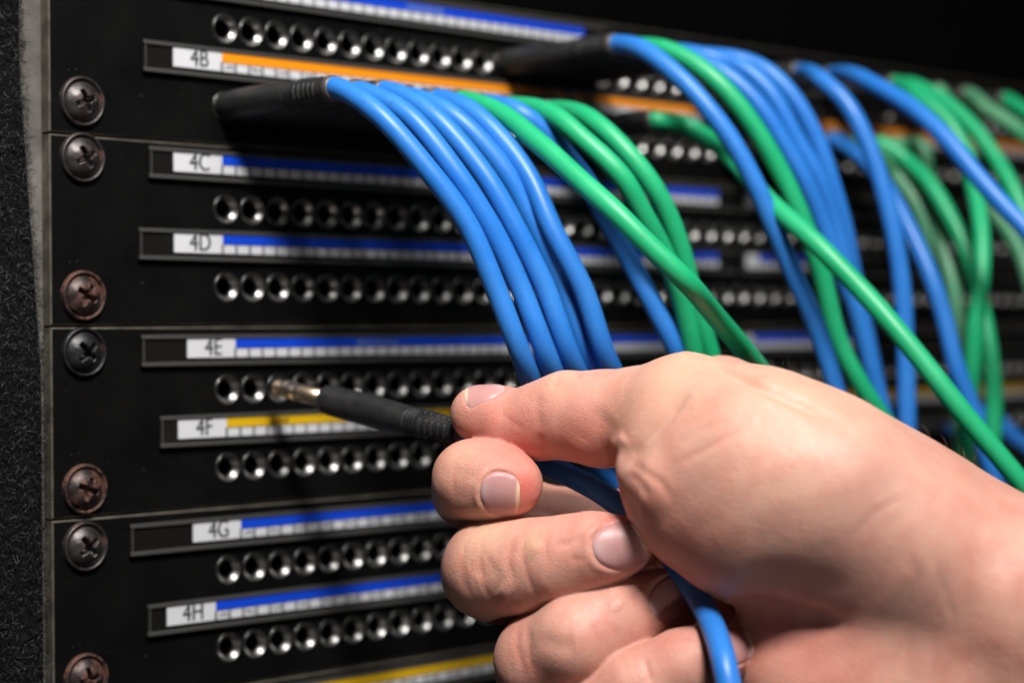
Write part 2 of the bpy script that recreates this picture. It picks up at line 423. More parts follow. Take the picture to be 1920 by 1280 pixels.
def carpet():
    m = material('carpet_fibre', (.0075, .0075, .0085), .6, 0, .35); N = 15000
    V = np.zeros((N, 10, 3)); base = np.stack([rng.uniform(-20, -4.9, N), rng.uniform(1.0, 2.6, N), rng.uniform(-150, 50, N)], 1)
    base[:, 1] += np.clip(base[:, 0]+6.4, 0, 9)*.9
    bb = np.clip((-base[:, 2]+15)/70, 0, 1); base[:, 0] += 1.5*bb; base[:, 1] -= 6*bb
    d = rng.normal(size=(N, 3)); d[:, 1] *= .5; d /= np.linalg.norm(d, axis=1)[:, None]
    ax = rng.normal(size=(N, 3)); ax /= np.linalg.norm(ax, axis=1)[:, None]
    p = base.copy(); L = rng.uniform(.25, .7, N)[:, None]; turn = rng.uniform(-.9, .9, N)[:, None]; w = .055
    for i in range(5):
        side = np.cross(d, ax); side /= np.linalg.norm(side, axis=1)[:, None]+1e-9
        V[:, 2*i] = p-side*w; V[:, 2*i+1] = p+side*w
        p = p+d*L*.8; d = d+np.cross(ax, d)*turn; d /= np.linalg.norm(d, axis=1)[:, None]
    V = V.reshape(-1, 3)*S; idx = (np.arange(N)*10)[:, None, None]
    fq = np.array([[2*i, 2*i+1, 2*i+3, 2*i+2] for i in range(4)])[None]; Fc = (idx+fq).reshape(-1, 4)
    me = bpy.data.meshes.new('carpet_pile'); me.vertices.add(len(V)); me.vertices.foreach_set('co', V.ravel())
    me.loops.add(Fc.size); me.loops.foreach_set('vertex_index', Fc.ravel().astype(np.int32)); me.polygons.add(len(Fc))
    me.polygons.foreach_set('loop_start', np.arange(0, Fc.size, 4, dtype=np.int32)); me.materials.append(m); me.update(calc_edges=True)
    o = link(bpy.data.objects.new('carpet_pile', me))
    tag(o, 'curly black carpet pile covering the rack case edge', 'carpet', kind='stuff')
carpet()

# ------------------------------------------------------------------ patch cables
CR = 2.52
def spline(pts, n=14):
    P = [np.asarray(p, float) for p in pts]; P = [2*P[0]-P[1]]+P+[2*P[-1]-P[-2]]; out = []
    for i in range(1, len(P)-2):
        a, b, c, d = P[i-1:i+3]
        t0 = 0; t1 = t0+np.linalg.norm(b-a)**.5; t2 = t1+np.linalg.norm(c-b)**.5; t3 = t2+np.linalg.norm(d-c)**.5
        for k in range(n):
            t = t1+(t2-t1)*k/n
            A1 = (t1-t)/(t1-t0)*a+(t-t0)/(t1-t0)*b; A2 = (t2-t)/(t2-t1)*b+(t-t1)/(t2-t1)*c; A3 = (t3-t)/(t3-t2)*c+(t-t2)/(t3-t2)*d
            B1 = (t2-t)/(t2-t0)*A1+(t-t0)/(t2-t0)*A2; B2 = (t3-t)/(t3-t1)*A2+(t-t1)/(t3-t1)*A3
            out.append((t2-t)/(t2-t1)*B1+(t-t1)/(t2-t1)*B2)
    out.append(P[-2]); return np.array(out)
def lathe_along(mb, p0, ax, prof, seg=28, m=0):
    p0 = np.asarray(p0, float); ax = np.asarray(ax, float)/np.linalg.norm(ax)
    mb.tube([p0+ax*s for s, r in prof], [r for s, r in prof], seg, True, m)
def barrel(root, org, p0, ax, L=42.):
    """black moulded barrel from p0 along ax; ends in slotted strain relief and a collar"""
    ax = np.asarray(ax, float)/np.linalg.norm(ax); k = L/42.
    prof = [(0, 3.0), (.2, 3.5), (.9, 3.6), (5, 3.7), (14, 3.78), (21, 3.6), (26, 3.3)]
    s = 26.6
    for i in range(4): prof += [(s, 3.28), (s+.15, 3.12), (s+.45, 3.12), (s+.6, 3.26)]; s += .95
    prof += [(s+.3, 3.22), (38.5, 2.98), (41.5, 2.85), (42, 2.7)]
    mb = MB(); lathe_along(mb, p0, ax, [(a*k, r) for a, r in prof]); b = mb.build('barrel', M['rubber'], root, True, org)
    b.data.polygons.foreach_set('use_smooth', [True]*len(b.data.polygons))
    # raised ribs of the strain relief, in two staggered sets round the barrel
    h = np.cross(ax, (0, 0, 1.)); h /= np.linalg.norm(h); up = np.cross(h, ax)
    rb = MB()
    for i in range(5):
        s = (31.4+i*1.75)*k; R_ = 3.25-.075*i
        for c0 in (90, 0, 180, 270):
            arc = [p0+ax*s+(R_-.02)*(math.cos(math.radians(c0+a))*h+math.sin(math.radians(c0+a))*up) for a in np.linspace(-34, 34, 9)]
            rb.tube(arc, .36, 6)
    rb.build('strain_relief_ribs', M['rubber'], b, True, org)
    cb = MB(); lathe_along(cb, p0+ax*(L-.6), ax, [(0, 2.6), (.05, 2.95), (.5, 3.05), (1.5, 3.0), (1.9, 2.75), (1.9, 2.3)])
    cb.build('collar', M['collar'], b, True, org)
ROWZ = {'A': U1+RZ[0], 'B': U1+RZ[1], 'C': RZ[0], 'D': RZ[1], 'E': -U1+RZ[0], 'F': -U1+RZ[1]}
def patch_cable(row, idx, color, pts, label, group, L=41., tilt=0.):
    x = X0+idx*PITCH; z = ROWZ[row]; org = (x, 0, z)
    root = empty('patch_cable', org); tag(root, label, 'patch cable', group)
    ax = np.array([random.uniform(-.015, .015), -1., .016+tilt+random.uniform(-.008, .008)]); ax /= np.linalg.norm(ax)
    p0 = np.array([x, -.25, z])
    mb = MB(); lathe_along(mb, p0+np.array([0, 6, 0]), ax, [(0, 2.1), (7, 2.1)]); mb.build('plug_shank', M['plugmetal'], root, True, org)
    barrel(root, org, p0, ax, L)
    e = p0+ax*L; P = [e-ax*3, e+ax*1.5]+[W(*q) for q in pts]
    c = spline(P); n_ = len(c); k_ = np.linspace(0, 1, n_)[:, None]; fade = np.clip(k_/.15, 0, 1)
    c = c+fade*sum(np.array([random.uniform(-.3, .3) for _ in range(3)])*np.sin(k_*f_+random.uniform(0, 6)) for f_ in (7, 13, 19))
    mb = MB(); mb.tube(c, CR*(1+.012*np.sin(np.linspace(0, 40, n_)+random.uniform(0, 6))), 20); mb.build('cord', M[color], root, True, org)
    return root
def idx_for(row, u):       # jack whose plug end is seen at u
    return min(range(NJ), key=lambda j: abs(proj((X0+j*PITCH, -42, ROWZ[row]+1.2))[0]-u))
G1 = 'cables plugged in the row of the orange strip'
G2 = 'cables plugged in the top row'
LST = [
 ('B', 0, 'blue', [(707,212,447),(803,320,445),(876,423,446),(927,537,447),(978,664,449),(1020,760,462),(1110,860,484),(1230,1000,494),(1290,1320,500)],
  'blue patch cable furthest left, hanging from the first plug under the orange strip', G1),
 ('B', 1, 'blue', [(760,212,452),(852,320,449),(919,423,449),(975,537,450),(1025,664,452),(1066,760,466),(1150,860,488),(1265,1000,498),(1320,1320,505)],
  'second blue patch cable from the left under the orange strip', G1),
 ('B', 2, 'blue', [(806,214,457),(902,320,453),(964,423,452),(1021,537,453),(1068,664,455),(1112,760,469),(1190,860,490),(1300,1000,502),(1350,1320,510)],
  'third blue patch cable from the left, in the middle of the five-cable sweep', G1),
 ('B', 3, 'blue', [(848,216,463),(945,320,461),(1003,423,461),(1056,537,462),(1100,664,464),(1147,760,475),(1225,860,494),(1330,1000,505),(1380,1320,514)],
  'fourth blue patch cable from the left, half tucked behind the fifth', G1),
 ('B', 4, 'blue', [(892,216,467),(983,320,461),(1034,423,458),(1094,537,458),(1134,664,460),(1180,760,474),(1260,860,492),(1360,1000,504),(1410,1320,514)],
  'fifth blue patch cable from the left, last of the sweep beside the first green one', G1),
 ('B', 5, 'green', [(938,214,470),(1010,270,460),(1085,335,452),(1150,392,447),(1218,460,445),(1290,530,446),(1345,595,460),(1405,668,476),(1470,760,492),(1530,900,500),(1570,1320,510)],
  'green patch cable running diagonally over the other cables down to the wrist', G1),
 ('B', 6, 'blue', [(975,210,478),(1045,270,480),(1098,340,482),(1140,420,483),(1185,500,484),(1225,570,484),(1268,650,485),(1300,740,490),(1340,900,498),(1380,1320,510)],
  'blue patch cable passing behind the diagonal green one', G1),
 ('B', 7, 'green', [(1035,214,478),(1105,272,472),(1165,335,470),(1205,400,472),(1245,470,476),(1275,550,480),(1296,650,484),(1310,760,490),(1330,900,498),(1350,1320,510)],
  'green patch cable, left one of the two that bend side by side', G1),
 ('B', 9, 'green', [(1105,224,486),(1170,275,480),(1222,345,479),(1257,420,481),(1286,500,484),(1308,580,487),(1328,655,490),(1350,760,494),(1380,900,502),(1410,1320,515)],
  'green patch cable, right one of the two that bend side by side', G1),
 ('B', 'u1218', 'green', [(1290,236,535),(1345,272,530),(1390,318,520),(1440,375,505),(1530,455,492),(1620,552,486),(1705,650,480),(1790,750,476),(1870,845,474),(1950,950,474),(2080,1120,480)],
  'long green patch cable crossing in front of all the hanging blue ones at right', G1),
 ('A', 12, 'blue', [(1205,92,512),(1275,146,505),(1325,201,502),(1376,269,501),(1421,352,501),(1449,423,502),(1481,506,504),(1525,608,506),(1564,725,508),(1590,830,512),(1630,1000,520),(1680,1320,530)],
  'first blue patch cable of the top row, lit brightly along its bend', G2),
 ('A', 13, 'green', [(1250,94,518),(1300,118,514),(1347,155,511),(1389,202,510),(1436,270,510),(1473,338,511),(1502,405,512),(1535,500,514),(1571,640,518),(1612,722,520),(1665,805,524),(1740,950,530),(1800,1320,540)],
  'green patch cable between the blue ones of the top row', G2),
 ('A', 14, 'blue', [(1310,112,528),(1360,140,525),(1415,190,523),(1466,267,522),(1506,338,522),(1535,405,524),(1567,490,526),(1608,590,528),(1640,710,530),(1665,800,533),(1700,950,540),(1740,1320,550)],
  'blue patch cable right behind the green one of the top row', G2),
 ('A', 15, 'blue', [(1350,112,534),(1400,133,531),(1450,180,529),(1498,267,528),(1537,338,528),(1563,410,530),(1590,520,532),(1612,620,535),(1640,720,540),(1662,830,545),(1690,1000,550),(1710,1320,560)],
  'blue patch cable in the middle of the tight blue bunch', G2),
 ('A', 16, 'blue', [(1400,116,540),(1445,136,537),(1490,185,535),(1530,262,534),(1558,338,534),(1582,420,536),(1600,520,540),(1620,620,546),(1645,740,552),(1660,900,560),(1670,1320,570)],
  'blue patch cable at the right edge of the tight blue bunch', G2),
 ('A', 'u1483', 'blue', [(1540,150,552),(1590,200,546),(1632,285,543),(1660,375,541),(1680,465,540),(1694,570,540),(1700,700,540),(1702,830,541),(1700,1000,545),(1700,1320,550)],
  'blue patch cable that drops almost straight down', G2),
 ('A', 'u1545', 'blue', [(1620,148,560),(1690,188,548),(1755,245,538),(1825,322,530),(1885,390,525),(1950,460,520),(2040,580,515)],
  'blue patch cable stretching to the right edge above the green tangle', G2),
 ('B', 'u1560', 'blue', [(1612,296,575),(1655,345,565),(1700,418,556),(1740,505,550),(1768,590,548),(1795,690,546),(1828,775,546),(1855,870,546),(1890,1000,550),(1930,1320,560)],
  'blue patch cable slanting down between the straight blue one and the green tangle', G1),
 ('A', 'u1663', 'green', [(1722,182,592),(1775,225,585),(1812,285,580),(1828,360,572),(1838,440,562),(1838,530,556),(1831,605,555),(1826,680,556),(1815,770,560),(1800,870,565),(1790,1100,570),(1785,1320,575)],
  'bright green patch cable falling vertically through the tangle', G2),
 ('A', 'u1715', 'green', [(1775,195,602),(1825,240,595),(1868,300,588),(1900,360,580),(1935,440,575),(1970,560,570),(2000,800,570)],
  'green patch cable curving out past the right edge of the picture', G2),
 ('A', 'u1800', 'oldgreen', [(1852,208,620),(1915,248,610),(1970,300,600),(2040,400,590)],
  'faded green patch cable with a grey worn patch at upper right', G2),
 ('A', 'u1885', 'green', [(1940,222,640),(1990,260,630),(2060,340,620)],
  'green patch cable leaving the picture in its upper right corner', G2),
 ('B', 'u1670', 'oldgreen', [(1722,276,612),(1735,320,608),(1750,372,600),(1768,440,594),(1782,510,590),(1793,590,588),(1800,680,588),(1802,780,590),(1806,880,594),(1810,1100,600),(1812,1320,604)],
  'dull grey-green patch cable hanging at the left of the green tangle', G1),
 ('B', 'u1640', 'green', [(1700,305,600),(1745,350,592),(1785,415,585),(1815,480,580),(1838,560,576),(1856,650,572),(1863,731,570),(1860,823,570),(1855,950,575),(1850,1320,580)],
  'green patch cable ending up rightmost where the tangle reaches the wrist', G1),
 ('B', 'u1615', 'oldgreen', [(1672,320,604),(1715,375,600),(1750,450,598),(1785,560,597),(1805,650,597),(1815,760,600),(1818,900,604),(1820,1320,610)],
  'dark shaded green patch cable deep inside the tangle', G1),
 ('A', 'u1760', 'oldgreen', [(1800,300,640),(1858,385,632),(1904,450,625),(1930,520,620),(1960,620,616),(1990,800,612)],
  'dark green patch cable behind the long blue one at the right edge', G2),
 ('F', 'u1790', 'blue', [(1850,775,640),(1900,815,630),(1950,860,620),(2020,940,610)],
  'shaded blue patch cable low at the right edge, above the forearm', None),
]
for row, idx, col, pts, lab, g in LST:
    if isinstance(idx, str): idx = idx_for(row, float(idx[1:]))
    patch_cable(row, idx, col, pts, lab, g)

# ------------------------------------------------------------------ cable held in the hand
TIP = on_y(515, 724, -7.); END = on_y(872, 815, -74.)
def held_cable():
    ax = (END-TIP); Ltot = np.linalg.norm(ax); ax /= Ltot
    ss = min(np.linspace(5, 45, 400), key=lambda s: abs(proj(TIP+ax*s)[0]-612))
    org = tuple(TIP); root = empty('patch_cable', org)
    tag(root, 'blue patch cable held by the hand, its bare metal plug aimed at a jack', 'patch cable')
    k = ss/20.
    mb = MB(); lathe_along(mb, TIP, ax, [(0, .5), (.15, 1.2), (.7, 1.75), (1.5, 2.0), (2.3, 1.85), (3.0, 1.3), (3.4, 1.25), (3.9, 1.9), (4.3, 2.15), (ss+1, 2.2)], 28)
    mb.build('plug_shank', M['plugmetal'], root, True, org)
    mb = MB()
    for s in (6.8, 9.8): lathe_along(mb, TIP+ax*s*k, ax, [(0, 2.19), (.01, 2.24), (.75, 2.24), (.76, 2.19)], 28)
    mb.build('insulating_ring', M['rubber'], root, True, org)
    barrel(root, org, TIP+ax*ss, ax, Ltot-ss)
    P = [END-ax*3, END+ax*1.5, W(940, 838, 447), W(1010, 866, 441), W(1065, 890, 436), W(1125, 922, 430), W(1175, 958, 426), W(1228, 1003, 422), W(1268, 1056, 415),
         W(1300, 1104, 407), W(1326, 1150, 400), W(1345, 1196, 392), W(1358, 1242, 385), W(1369, 1300, 382), W(1380, 1420, 380)]
    mb = MB(); mb.tube(spline(P), CR, 24); mb.build('cord', M['blue'], root, True, org)
    print('held plug', ss, Ltot, proj(TIP), proj(END))
held_cable()
# ------------------------------------------------------------------ the hand
# bones are strung through the hand's real volume: each node is (u, v, depth mm, radius px) of a joint
VOX = .55
def node(u, v, z, r): return np.array([(u-960)*z/F, (v-640)*z/F, z]), r*z/F      # lens-aligned mm frame, only to write the bones
def to_world(p): return CAM+p[:, 2:3]*fw+p[:, 0:1]*rt-p[:, 1:2]*upv
def smin(a, b, k):
    h = np.clip(.5+.5*(b-a)/k, 0, 1); return b+(a-b)*h-k*h*(1-h)
class Bone:
    def __init__(s, a, b): (s.a, s.ra), (s.b, s.rb) = a, b; s.d = s.b-s.a; s.l2 = max(float(s.d@s.d), 1e-6)
    def __call__(s, p):
        q = p-s.a.astype(p.dtype); t = np.clip((q@s.d.astype(p.dtype))/s.l2, 0, 1)
        q -= t[..., None]*s.d.astype(p.dtype); return np.sqrt((q*q).sum(-1))-(s.ra+(s.rb-s.ra)*t)
def chain(nodes):
    n = [node(*q) for q in nodes]; return [Bone(n[i], n[i+1]) for i in range(len(n)-1)]
CH = {
 'thumb': chain([(897, 776, 436, 53), (925, 782, 435, 58), (968, 793, 433, 61), (1018, 786, 430, 71), (1062, 779, 428, 82), (1130, 785, 424, 90), (1200, 780, 420, 92), (1285, 786, 416, 122)]),
 'thumb_pad': chain([(950, 800, 431, 50), (1010, 800, 430, 62)]),
 'thumb_base': chain([(1285, 790, 413, 124), (1420, 846, 401, 132), (1560, 915, 395, 130), (1700, 1012, 395, 134), (1900, 1130, 397, 160), (2150, 1270, 400, 180)]),
 'thenar': chain([(1298, 915, 406, 128), (1400, 935, 405, 180), (1520, 955, 407, 190), (1640, 1000, 410, 180)]),
 'fold': chain([(1182, 880, 404, 22), (1240, 905, 398, 60)]),
 'wrist': chain([(1640, 1015, 412, 178), (1780, 1110, 414, 188), (1920, 1190, 416, 200), (2120, 1305, 418, 216), (2400, 1420, 420, 250)]),
 'heel': chain([(1405, 1196, 426, 46), (1445, 1224, 412, 66), (1510, 1270, 405, 100), (1640, 1290, 402, 130), (1800, 1330, 404, 170), (1980, 1370, 408, 200)]),
 'mound': chain([(1690, 1190, 403, 118), (1920, 1300, 405, 165), (2200, 1430, 408, 190)]),
 'heel_edge': chain([(1490, 1300, 420, 95), (1520, 1400, 420, 110), (1700, 1430, 416, 130)]),
 'palm': chain([(1330, 930, 450, 100), (1450, 1050, 450, 130), (1600, 1150, 446, 150)]),
 'palm2': chain([(1350, 1100, 455, 90), (1440, 1250, 452, 100), (1560, 1330, 440, 120)]),
 'back': chain([(1352, 764, 458, 98), (1452, 822, 454, 112), (1560, 892, 444, 108), (1690, 985, 430, 114)]),
}
FG = {
 'index': chain([(962, 908, 425, 55), (925, 900, 426, 62), (884, 898, 429, 64), (884, 920, 438, 65), (940, 950, 458, 62), (1100, 985, 457, 60), (1300, 985, 470, 85)]),
 'middle': chain([(1168, 1022, 412, 56), (1110, 1032, 414, 66), (1050, 1052, 418, 78), (985, 1063, 423, 83), (925, 1062, 428, 86), (918, 1070, 440, 84), (985, 1030, 455, 78), (1150, 1012, 460, 76), (1330, 1040, 462, 80)]),
 'middle_low': chain([(900, 1075, 430, 58), (938, 1110, 432, 56)]),
 'ring': chain([(1272, 1118, 420, 58), (1215, 1138, 418, 66), (1150, 1168, 415, 80), (1085, 1200, 413, 82), (1018, 1236, 421, 84), (1020, 1262, 435, 82), (1120, 1210, 462, 76), (1300, 1180, 466, 80)]),
 'pinky': chain([(1345, 1226, 402, 58), (1280, 1250, 404, 65), (1200, 1295, 406, 76), (1120, 1345, 411, 80), (1090, 1385, 422, 80), (1200, 1360, 446, 76), (1400, 1320, 452, 90)]),
}
def group(bs, p, k):
    d = bs[0](p)
    for b in bs[1:]: d = smin(d, b(p), k)
    return d
# creases and bumps: (points u, v, width px, height mm, depth window z0, z1)
MARKS = [
 ([(1160, 884), (1178, 862), (1205, 826), (1250, 778), (1292, 732)], 10, -1.0, 380, 425),      # fold between thumb and palm
 ([(1205, 826), (1250, 778), (1292, 732)], 24, -.35, 380, 425),
 ([(1172, 858), (1196, 876), (1238, 905), (1262, 940)], 9, -.3, 370, 425),
 ([(1178, 885), (1200, 905), (1216, 935)], 9, -.35, 370, 425),
 ([(1148, 838), (1160, 828), (1176, 820)], 13, .6, 380, 425),
 ([(1080, 838), (1110, 800), (1140, 770)], 30, -.5, 380, 430),
 ([(1260, 845), (1310, 808), (1370, 782)], 8, -.14, 370, 420),
 ([(1262, 872), (1330, 838), (1400, 800)], 7, -.2, 370, 420),
 ([(1300, 664), (1352, 690), (1420, 722), (1500, 756), (1570, 792)], 10, -1.3, 380, 470),         # tendon groove along the back
 ([(1360, 1132), (1420, 1142), (1500, 1158), (1580, 1172)], 20, -2.4, 350, 470),  # fold between thumb pad and heel
 ([(1230, 1045), (1290, 1095), (1360, 1132)], 10, -.6, 350, 400),
 ([(1400, 1075), (1490, 1100), (1600, 1110)], 40, -.6, 350, 420),
 ([(1500, 1118), (1570, 1122), (1610, 1130)], 26, .2, 350, 420),
 ([(1700, 1020), (1720, 1080), (1705, 1160), (1690, 1280)], 12, -.3, 350, 420),
 ([(1745, 1015), (1765, 1100), (1750, 1200), (1740, 1290)], 9, -.2, 350, 420),
 ([(1830, 1090), (1815, 1170), (1800, 1280)], 20, -.35, 350, 420),
 ([(1890, 1060), (1880, 1150), (1880, 1290)], 24, .4, 350, 420),
 # finger joints
 ([(985, 1000), (978, 1040), (990, 1085), (1010, 1125)], 6, -.2, 395, 425), ([(962, 1010), (952, 1050), (962, 1090)], 6, -.2, 395, 425),
 ([(874, 1010), (866, 1050), (872, 1090), (886, 1125)], 5, -.18, 395, 430), ([(860, 1040), (862, 1080), (876, 1120)], 5, -.15, 395, 430),
 ([(930, 1052), (905, 1066), (890, 1080)], 24, -.35, 395, 430),
 ([(995, 1022), (1010, 1035)], 16, .35, 395, 430), ([(935, 1100), (960, 1118)], 20, .5, 395, 430),
 ([(972, 1168), (968, 1210), (985, 1270)], 6, -.2, 385, 425), ([(990, 1172), (992, 1230), (1005, 1270)], 6, -.18, 385, 425),
 ([(1132, 1115), (1140, 1160), (1158, 1200)], 6, -.2, 380, 420), ([(1110, 1165), (1125, 1210)], 6, -.2, 380, 420),
 ([(1010, 1200), (1050, 1210), (1080, 1205)], 18, -.45, 385, 425), ([(1150, 1120), (1165, 1140)], 16, .3, 385, 425),
 ([(1208, 1235), (1222, 1280)], 6, -.35, 375, 410),
 ([(1100, 1000), (1060, 1020), (1040, 1024)], 8, -.3, 395, 425), ([(1128, 985), (1085, 1012)], 8, .35, 395, 425), ([(1150, 968), (1120, 986)], 7, -.35, 395, 425),
 ([(1092, 1045), (1070, 1052)], 7, -.2, 395, 425),
 ([(860, 870), (858, 910), (866, 950)], 24, -.25, 395, 440), ([(930, 872), (900, 884), (882, 905)], 12, -.35, 395, 440),
 ([(888, 842), (925, 846), (962, 858)], 5, -.14, 395, 440), ([(858, 860), (848, 890), (850, 930)], 5, -.14, 395, 445),
 ([(1030, 990), (1022, 1020), (1030, 1060)], 5, -.14, 395, 425), ([(905, 1012), (898, 1050), (905, 1095), (925, 1130)], 5, -.16, 395, 430),
 ([(1190, 1105), (1196, 1140)], 5, -.14, 380, 425), ([(1290, 800), (1350, 760), (1420, 742)], 8, -.12, 370, 420),
 ([(1600, 1010), (1640, 960), (1700, 930)], 8, -.15, 370, 420), ([(1780, 1010), (1770, 1100), (1790, 1180)], 8, -.16, 370, 420),
 # thumb joint
 ([(1010, 735), (1006, 770), (1014, 810)], 9, -.22, 400, 435), ([(1048, 700), (1042, 716), (1036, 728)], 7, -.3, 400, 440), ([(1085, 696), (1080, 712)], 6, -.22, 400, 440),
 ([(1115, 694), (1110, 712)], 6, -.2, 400, 440), ([(935, 772), (960, 790), (985, 806)], 5, -.14, 400, 435), ([(1012, 812), (1022, 850)], 7, -.3, 400, 435),
]
# nails: centre px + depth guess, direction to the tip, way it faces, length, width (mm)
NAILS = {
 'thumb': ((910, 726, 434), (-1, -.04, .02), (-.02, -.98, -.2), 9.2, 8.6),
 'index': ((936, 925, 418), (.96, .12, -.22), (.16, -.05, -.97), 8.2, 9.4),
 'middle': ((1160, 1022, 406), (.90, -.20, -.2), (.18, -.22, -.95), 10.6, 9.8),
 'ring': ((1266, 1122, 407), (.85, -.25, -.2), (.3, -.15, -.94), 10., 9.6),
 'pinky': ((1372, 1212, 396), (.85, -.3, -.1), (.35, -.3, -.9), 8., 7.6),
}
NF = {}
def nail_frame(n):
    if n in NF: return NF[n]
    (u, v, z), tip, nor, L_, W_ = NAILS[n]; c = np.array([(u-960)*z/F, (v-640)*z/F, z])
    t = np.array(tip, float); t /= np.linalg.norm(t); m = np.array(nor, float); m -= t*(m@t); m /= np.linalg.norm(m)
    d0 = c/np.linalg.norm(c); c = c-d0*8                     # meet the finger along the line of sight, so the nail sits where it is seen
    for _ in range(60): c = c+d0*np.clip(body(c[None])[0], -1, 1)*.6
    NF[n] = (c, t, np.cross(m, t), m, L_, W_); return NF[n]
def nail_q(n, p):
    """superellipse radius of p in the nail's own plane, and its height off it"""
    c, t, s_, m, L_, W_ = nail_frame(n); q = p-c; a = q@t/(L_/2); b = q@s_/(W_/2)
    e = np.where(a > 0, 2.8, 2.0)
    return (np.abs(a)**e+np.abs(b)**2.4)**(1/2.5), a, b, q@m
def seg_dist(u, v, pts):
    """squared distance to a polyline, and a taper that dies away at both ends"""
    best = np.full(u.shape, 1e9); sp = np.zeros(u.shape); tot = sum(math.dist(a, b) for a, b in zip(pts[:-1], pts[1:])); run = 0
    for (x0, y0), (x1, y1) in zip(pts[:-1], pts[1:]):
        dx, dy = x1-x0, y1-y0; l = math.hypot(dx, dy); t = np.clip(((u-x0)*dx+(v-y0)*dy)/(l*l), 0, 1)
        d = (u-x0-t*dx)**2+(v-y0-t*dy)**2; k = d < best; best[k] = d[k]; sp[k] = ((run+t*l)/tot)[k]; run += l
    return best, .12+.88*np.clip(np.minimum(sp, 1-sp)/.22, 0, 1)
def body(p):
    hand = group(CH['thumb']+CH['thumb_pad'], p, 1.5)
    base = group(CH['thumb_base'], p, 8.); th = group(CH['thenar'], p, 8.)
    palm = group(CH['palm']+CH['palm2'], p, 10.); wr = group(CH['wrist'], p, 12.)
    hl = group(CH['heel']+CH['heel_edge'], p, 10.); wr = smin(wr, group(CH['mound'], p, 8.), 12.); bk = group(CH['back'], p, 6.)
    m = smin(base, th, 12.); m = smin(m, group(CH['fold'], p, 4.), 3.); m = smin(m, wr, 12.); m = smin(m, hand, 3.5)
    m = smin(m, bk, 1.6); m = smin(m, hl, 8.); m = smin(m, palm, 6.)
    fs = None
    for k in ('index', 'middle', 'ring', 'pinky'):
        f = group(FG[k]+(FG['middle_low'] if k == 'middle' else []), p, 4. if k != 'index' else 5.)
        fs = f if fs is None else smin(fs, f, .7)
    return smin(m, fs, .8)
def detail(p):
    """fine relief, mm outward"""
    z = p[..., 2]; u = 960+F*p[..., 0]/z; v = 640+F*p[..., 1]/z; h = np.zeros(u.shape)
    for pts, w, a, z0, z1 in MARKS:
        sd, tp = seg_dist(u, v, pts); g = np.exp(-sd/(w*w))*tp
        h += a*g*np.clip((z-z0)/6, 0, 1)*np.clip((z1-z)/6, 0, 1)
    for n in NAILS:
        r, a, b, hh = nail_q(n, p); near = np.exp(-(hh/4.)**2)
        rim = np.exp(-((r-1.17)/.12)**2)*np.clip(1.0-a, 0, 1)
        h += near*(+.3*rim-.5*np.clip((1.06-r)/.12, 0, 1))
    # soft lumps under the skin
    x, y = p[..., 0], p[..., 1]
    h += .05*np.sin(x*.35+y*.3+.8*np.sin(y*.21))*np.sin(y*.4-z*.3+1+.9*np.sin(x*.17))
    return h
def surface_nets(lo, hi, vox):
    n = np.ceil((hi-lo)/vox).astype(int)+1
    ax = [lo[i]+np.arange(n[i])*vox for i in range(3)]
    D = np.empty(n, np.float32)
    yz = np.stack(np.meshgrid(ax[1], ax[2], indexing='ij'), -1).astype(np.float32)
    for i in range(0, n[0], 24):
        xs = ax[0][i:i+24].astype(np.float32)
        P = np.empty((len(xs),)+yz.shape[:2]+(3,), np.float32); P[..., 0] = xs[:, None, None]; P[..., 1:] = yz
        # coarse pass keeps the fine one to a narrow band
        c = body(P[::4, ::4, ::4]); cc = np.repeat(np.repeat(np.repeat(c, 4, 0), 4, 1), 4, 2)[:len(xs), :n[1], :n[2]]
        m = np.abs(cc) < 5.2*vox+1.1; d = cc.copy(); d[m] = body(P[m]); D[i:i+24] = d
    s = D < 0; c8 = [D[a:n[0]-1+a, b:n[1]-1+b, c:n[2]-1+c] for a in (0, 1) for b in (0, 1) for c in (0, 1)]
    neg = sum((q < 0).astype(np.int8) for q in c8); act = (neg > 0) & (neg < 8); idx = -np.ones(act.shape, np.int64)
    I = np.argwhere(act); idx[act] = np.arange(len(I)); V = np.zeros((len(I), 3)); cnt = np.zeros(len(I))
    cor = np.array([(a, b, c) for a in (0, 1) for b in (0, 1) for c in (0, 1)]); val = np.stack([q[act] for q in c8], 1)
    for i in range(8):
        for j in range(i+1, 8):
            if abs(cor[i]-cor[j]).sum() == 1:
                x = (val[:, i] < 0) != (val[:, j] < 0); t = val[:, i]/(val[:, i]-val[:, j]+1e-12)
                V[x] += (cor[i]+(cor[j]-cor[i])*t[:, None])[x]; cnt[x] += 1
    V = lo+(I+V/cnt[:, None])*vox; Fs = []
    for a in range(3):
        b, c = (a+1) % 3, (a+2) % 3
        sl0 = [slice(1, -1)]*3; sl1 = [slice(1, -1)]*3; sl0[a] = slice(0, -1); sl1[a] = slice(1, None)
        s0, s1 = s[tuple(sl0)], s[tuple(sl1)]; e = np.argwhere(s0 != s1); flip = s0[s0 != s1]
        off = [1, 1, 1]; off[a] = 0; e = e+np.array(off)
        def cell(db, dc):
            q = e.copy(); q[:, b] -= db; q[:, c] -= dc; return idx[q[:, 0], q[:, 1], q[:, 2]]
        q = np.stack([cell(1, 1), cell(0, 1), cell(0, 0), cell(1, 0)], 1); q[~flip] = q[~flip][:, ::-1]; Fs.append(q)
    return V, np.concatenate(Fs)
def grad(f, p, e=.06):
    g = np.stack([f(p+np.eye(3)[i]*e)-f(p-np.eye(3)[i]*e) for i in range(3)], -1)
    return g/(np.linalg.norm(g, axis=-1, keepdims=True)+1e-9)
